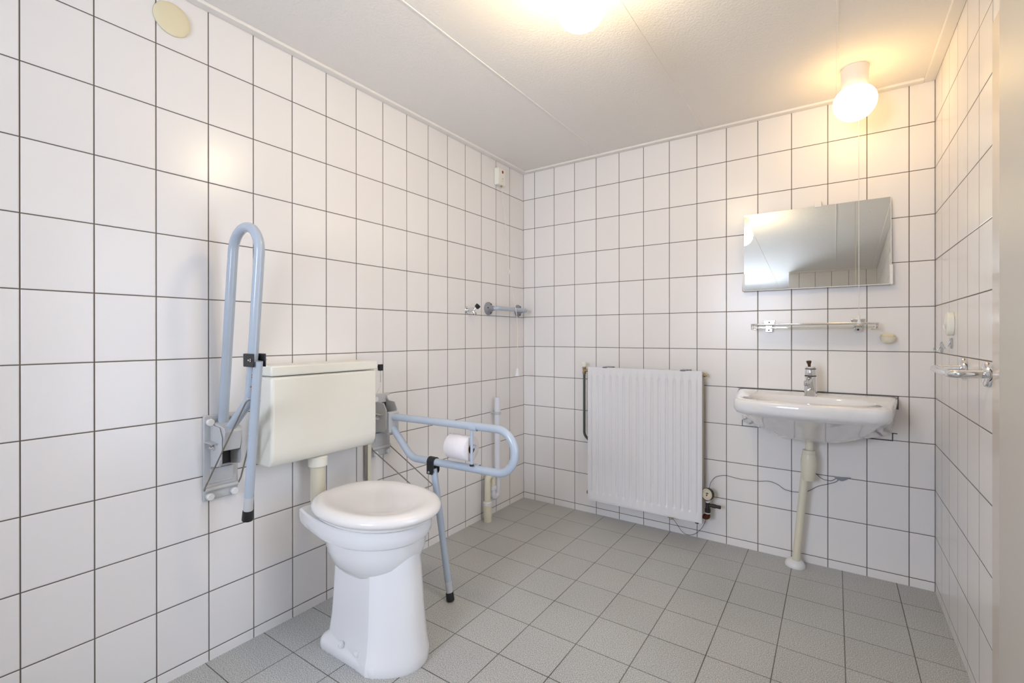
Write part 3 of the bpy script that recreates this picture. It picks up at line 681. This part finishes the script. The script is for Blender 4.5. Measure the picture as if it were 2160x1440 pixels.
# waste trap and leg pipe
t = thing('waste_trap', 'cream bottle trap and drain pipe running from the basin down to the floor', 'drain pipe', (1.655, -.1, 0))
b = NB(); cyl(b, (1.670, -.1, .63), (1.670, -.1, .562), .0165, n=24); obj('tailpiece', b, M_creamp, t)
b = NB(); lathe(b, [(0, .020), (.002, .0265), (.016, .0270), (.018, .024)], (1.667, -.1, .575), (0, 0, -1), 8*3); obj('nut', b, M_creamp, t)
b = NB(); lathe(b, [(0, .0255), (.006, .0285), (.03, .0322), (.055, .0330), (.090, .0300), (.118, .0262), (.126, .0235), (.128, .018)], (1.667, -.1, .558), (-.02, 0, -1), 32); obj('bottle', b, M_creamp, t)
b = NB(); tube(b, [(1.652, -.095, .46), (1.648, -.095, .425), (1.613, -.078, .02)], .0170, 24); obj('leg_pipe', b, M_creamp, t)
b = NB(); lathe(b, [(0, .043), (.006, .044), (.018, .040), (.030, .030), (.034, .019)], (1.610, -.062+(-.010), .0005), (0.02, 0, 1), 36); obj('floor_flange', b, M_white, t)

# ------------------------------------------------------------------ mirror
th = math.radians(3.4); mid = Vector((1.6775, -.030, 1.539)); hh, hw = .196, .2965
ex = Vector((1, 0, 0)); ez = Vector((0, math.sin(th), math.cos(th))); en = Vector((0, -math.cos(th), math.sin(th)))
t = thing('mirror', 'rectangular frameless mirror above the wash basin, tilted slightly upwards', 'mirror', (1.6775, -.02, 1.34))
def slab(b, x0, x1, z0, z1, n0, n1):
    vs = [mid+ex*x+ez*z+en*nn for nn in (n0, n1) for (x, z) in ((x0, z0), (x1, z0), (x1, z1), (x0, z1))]
    return loft(b, [vs[:4], vs[4:]])
obj('mirror_glass', slab(NB(), -hw, hw, -hh, hh, -.004, .0005), M_mirror, t, smooth=0)
b = NB(); slab(b, -hw-.002, hw+.002, -hh-.002, hh+.001, -.006, -.0042); slab(b, -hw-.001, hw+.001, -hh-.003, -hh-.0003, -.005, .0015); slab(b, hw+.0003, hw+.003, -hh, hh, -.005, .001); obj('backing_edge', b, M_white, t, smooth=0)
b = NB(); slab(b, .010, .038, hh+.001, hh+.022, -.010, .004); slab(b, .010, .038, hh-.006, hh+.003, .001, .004); obj('top_clip', b, M_white, t, bevel=.001)
for s in (-1, 1):
    b = NB(); e = hw+.003
    slab(b, s*(hw-.003), s*(hw+.007), -hh-.003, -hh+.085, .0008, .0035); slab(b, s*(hw+.001), s*(hw+.007), -hh-.003, -hh+.085, -.034, .0035); obj('bottom_bracket', b, M_white, t, bevel=.001)

# ------------------------------------------------------------------ glass shelf with rail
t = thing('glass_shelf', 'narrow glass shelf with chrome rail and two brackets under the mirror', 'shelf', (1.675, 0, 1.15))
for x in (1.493, 1.857):
    b = NB(); prism(b, [(x-.029, 1.190), (x+.029, 1.190), (x+.021, 1.163), (x-.021, 1.163)], 1, -.0005, -.008); prism(b, [(x-.019, 1.150), (x+.019, 1.150), (x+.014, 1.130), (x-.014, 1.130)], 1, -.0005, -.010)
    box(b, (x-.016, -.022, 1.130), (x+.016, -.0005, 1.163)); box(b, (x-.013, -.036, 1.145), (x+.013, -.02, 1.156)); obj('bracket', b, M_chrome, t, bevel=.0025)
    for zz, yy in ((1.179, -.008), (1.139, -.022)):
        b = NB(); lathe(b, [(0, .0045), (.001, .0045), (.0015, .003)], (x, yy, zz), (0, -1, 0), 12); obj('screw', b, M_iron, t)
b = NB(); x0, x1, ya, yb_ = 1.425, 1.925, -.035, -.130; zr = 1.1665
pts = fillet([(1.675, ya, zr), (x1, ya, zr), (x1, yb_, zr), (x0, yb_, zr), (x0, ya, zr), (1.674, ya, zr)], .018, 6); tube(b, pts, .0038, 12)
for x in (x0+.001, x1-.001):
    tube(b, fillet([(x, yb_+.018, zr), (x, yb_+.018, zr-.026), (x+(.02 if x < 1.6 else -.02), yb_+.018, zr-.026)], .006), .0025, 10)
    tube(b, fillet([(x, ya-.02, zr), (x, ya-.02, zr-.026), (x+(.02 if x < 1.6 else -.02), ya-.02, zr-.026)], .006), .0025, 10)
obj('rail', b, M_chrome, t)
b = NB(); box(b, (1.440, -.126, 1.1475), (1.912, -.030, 1.1535)); obj('shelf_glass', b, M_shelfglass, t, smooth=0)

# soap
t = thing('soap_holder', 'cream plastic soap holder on the back wall below the right end of the shelf', 'soap holder', (1.967, -.03, 1.07))
SX, SY = 1.964, -.036
b = NB(); rr = []
for i in range(9):
    f = i/8; r = math.sin(PI/2*f)**.8
    rr.append([(SX+.029*r*math.cos(2*PI*k/32), SY+.022*r*math.sin(2*PI*k/32), 1.076+.030*(f**2.2)) for k in range(32)])
rr[0] = [(SX+.002*math.cos(2*PI*k/32), SY+.002*math.sin(2*PI*k/32), 1.0755) for k in range(32)]
loft(b, rr); cyl(b, (SX, SY+.015, 1.095), (SX, -.001, 1.095), .014, n=20); obj('cup', b, M_creamp, t, smooth=50)
b = NB(); rr = []
for z, r in ((1.1065, .024), (1.112, .0255), (1.117, .023), (1.120, .015), (1.121, .004)):
    rr.append([(SX-.002+r*math.cos(2*PI*k/28), SY+.78*r*math.sin(2*PI*k/28), z) for k in range(28)])
loft(b, rr); tag(obj('soap', b, M_soap, smooth=60, origin=(SX, SY, 1.107)), 'piece of cream soap lying in the holder on the back wall', 'soap')

# ------------------------------------------------------------------ hooks and chrome towel rail on the right wall
def hook(y, z, w, h, m, label, prong, name='wall_hook', grp='hooks on the right wall'):
    t = thing(name, label, 'hook', (XR, y, z), grp)
    b = NB(); rr = []
    for d_, k in ((.0006, 1.0), (.2*h, 1.0) if h > .06 else (.003, 1.0), (.24*h, .86) if h > .06 else (.0055, .88)):
        ring = []
        for i in range(32):
            a = 2*PI*i/32; c, s = math.cos(a), math.sin(a); ring.append((XR-d_, y+w/2*k*math.copysign(abs(c)**.9, c), z+h/2*k*math.copysign(abs(s)**.95, s)))
        rr.append(ring)
    loft(b, rr); obj('hook_plate', b, m, t)
    b = NB(); tube(b, bez([(XR-.004, y, z+prong*.3), (XR-.012, y, z-prong*.4), (XR-.018, y, z-prong*.70), (XR-.024, y, z-prong*.50), (XR-.026, y, z-prong*.1)]), .0024, 10); obj('prong', b, M_white if m is not M_clear else M_chrome, t)
    return t
hook(-.372, 1.155, .060, .086, M_cream, 'cream oval adhesive hook, highest and largest of the three hooks on the right wall', .035)
hook(-.350, 1.083, .034, .040, M_clear, 'clear hook with chrome prong just under the cream oval hook', .025)
hook(-.155, 1.064, .034, .044, M_clear, 'small clear hook on the right wall nearest the back corner', .022)
t = thing('towel_rail', 'short chrome U-shaped rail on the right wall beside the door', 'towel rail', (XR, -.72, 1.0))
for y in (-.567, -.866):
    b = NB(); lathe(b, [(0, .034), (.006, .036), (.010, .034), (.013, .026), (.014, .014)], (XR-.0005, y, 1.002), (-1, 0, 0), 40); obj('flange', b, M_chrome, t)
b = NB(); tube(b, fillet([(XR-.010, -.866, 1.002), (2.048, -.866, 1.000), (2.048, -.567, 1.000), (XR-.010, -.567, 1.002)], .022, 8), .0115, 20); obj('rail', b, M_chrome, t)

# ------------------------------------------------------------------ left wall fittings
b = NB(); lathe(b, [(0, .052), (.004, .052), (.0065, .049), (.008, .040), (.0085, .010)], (0.0005, -2.086, 2.1335), (1, 0, 0), 48)
tag(obj('vent_cover', b, M_ventc, origin=(0, -2.086, 2.1335)), 'pale yellow round cover plate high on the left wall by the ceiling', 'vent cover')
t = thing('alarm_switch', 'cream emergency pull switch box high in the corner of the left wall', 'alarm switch', (0, -.30, 2.05))
b = NB(); box(b, (.0008, -.338, 2.062), (.034, -.262, 2.168)); obj('switch_box', b, M_cream, t, bevel=.004)
b = NB(); box(b, (.0335, -.300, 2.138), (.0360, -.287, 2.154)); obj('indicator', b, M_red, t)
b = NB(); lathe(b, [(0, .003), (.004, .006), (.012, .006), (.014, .002)], (.026, -.296, 2.064), (0, 0, -1), 12); obj('cord_guide', b, M_brass, t)
b = NB(); cyl(b, (.0335, -.292, 2.105), (.0352, -.292, 2.105), .003, n=10); obj('screw', b, M_brass, t)
b = NB(); cyl(b, (.0335, -.292, 2.088), (.0352, -.292, 2.088), .0022, n=10); obj('screw', b, M_brass, t)
cp_ = [(.026, -.296, 2.052), (.030, -.290, 2.0), (.045, -.283, 1.85), (.060, -.275, 1.62), (.085, -.255, 1.38), (.106, -.243, 1.25), (.112, -.242, 1.16), (.1135, -.243, 1.05), (.113, -.245, .90)]
b = NB(); tube(b, bez(cp_, 6), .0018, 8); obj('cord', b, M_cord, t)
b = NB(); lathe(b, [(0, .006), (.004, .0085), (.010, .0085), (.016, .010), (.045, .0165), (.047, .0165)], (.113, -.245, .905), (0, 0, -1), 4*6); obj('cord_grip', b, M_white, t)

t = thing('wall_grab_bar', 'short grey grab bar with two round flanges in the corner of the left wall', 'grab bar', (0, -.24, 1.28))
for y in (-.402, -.075):
    b = NB(); lathe(b, [(0, .040), (.006, .040), (.012, .034), (.026, .019), (.040, .0145), (.050, .014)], (.0005, y, 1.280), (1, 0, 0), 36); obj('flange', b, M_midgrey, t)
    for dy, dz in ((.006, .026), (.004, -.027), (-.024, .004)):
        b = NB(); cyl(b, (.010, y+dy, 1.280+dz), (.0215, y+dy, 1.280+dz), .0045, n=12); obj('screw_hole', b, M_dark, t)  # dark plug, its colour gives the shade of a hole
b = NB(); tube(b, fillet([(.030, -.402, 1.280), (.072, -.402, 1.280), (.072, -.075, 1.280), (.030, -.075, 1.280)], .030, 8), .0130, 20); obj('bar', b, M_blue, t)

t = thing('wall_valve', 'small chrome washing machine valve with black knob on the left wall', 'tap', (0, -.60, 1.25))
b = NB(); lathe(b, [(0, .021), (.003, .022), (.008, .019), (.010, .012)], (.0005, -.605, 1.262), (1, 0, 0), 28); obj('wall_rosette', b, M_chrome, t)
b = NB(); cyl(b, (.008, -.605, 1.262), (.052, -.605, 1.262), .010, n=20); lathe(b, [(0, .0135), (.02, .0135)], (.028, -.605, 1.262), (1, 0, 0), 6*3); cyl(b, (.044, -.605, 1.262), (.054, -.600, 1.240), .009, n=18); cyl(b, (.048, -.603, 1.262), (.062, -.588, 1.282), .008, n=18); obj('valve_body', b, M_chrome, t)
b = NB(); lathe(b, [(0, .009), (.012, .010)], (.055, -.600, 1.246), (0, 0, -1), 18); obj('outlet', b, M_steel, t)
b = NB(); dv = Vector((.6, .35, .75)).normalized(); lathe(b, [(0, .010), (.004, .0145), (.020, .0165), (.024, .014)], (.058, -.592, 1.272), dv, 5); obj('knob', b, M_black, t, bevel=.001)
b = NB(); lathe(b, [(0, .008), (.001, .008)], Vector((.058, -.592, 1.272))+dv*.0243, dv, 16); obj('knob_disc', b, M_green, t)

# ------------------------------------------------------------------ washing machine drain
t = thing('standpipe', 'white drain standpipe with a cream trap in the corner of the left wall', 'drain pipe', (.05, -.42, 0))
PX = .05; PY = -.373
b = NB(); cyl(b, (PX, PY, .732), (PX, PY, .25), .0185, n=28); obj('upper_pipe', b, M_whitep, t)
b = NB(); rr = NB(); cyl(b, (.001, PY, .636), (.03, PY, .636), .006, n=12)
lathe(b, [(0, .0187), (.0, .0225), (.018, .0225), (.018, .0187)], (PX, PY, .627), (0, 0, 1), 28, cap=False); rr.free(); obj('pipe_clip', b, M_greyp, t)
b = NB(); lathe(b, [(0, .022), (.003, .0262), (.024, .0262), (.027, .022)], (PX, PY, .243), (0, 0, 1), 28); obj('collar', b, M_whitep, t)
b = NB(); tube(b, fillet([(PX, PY, .25), (PX, PY, .128), (PX, PY-.050, .128), (PX, PY-.050, .185)], .0249, 10), .0195, 24); obj('trap_bend', b, M_whitep, t)
b = NB(); lathe(b, [(0, .021), (.003, .0245), (.021, .0245), (.024, .021)], (PX, PY-.050, .176), (0, 0, 1), 28); obj('collar', b, M_whitep, t)
b = NB(); tube(b, fillet([(PX, PY-.050, .190), (PX, PY-.050, .268), (PX, PY-.101, .268), (PX, PY-.101, .11)], .0253, 10), .0185, 24); obj('trap_arch', b, M_creamp, t)
b = NB(); lathe(b, [(0, .022), (.003, .0255), (.008, .0255), (.010, .024), (.018, .0265), (.024, .0255), (.027, .022)], (PX, PY-.101, .093), (0, 0, 1), 28); obj('collar', b, M_white, t)
b = NB(); lathe(b, [(0, .0235), (.030, .0235), (.031, .0255), (.092, .0255), (.095, .020)], (PX, PY-.101, .0003), (0, 0, 1), 28); obj('floor_socket', b, M_creamp, t)
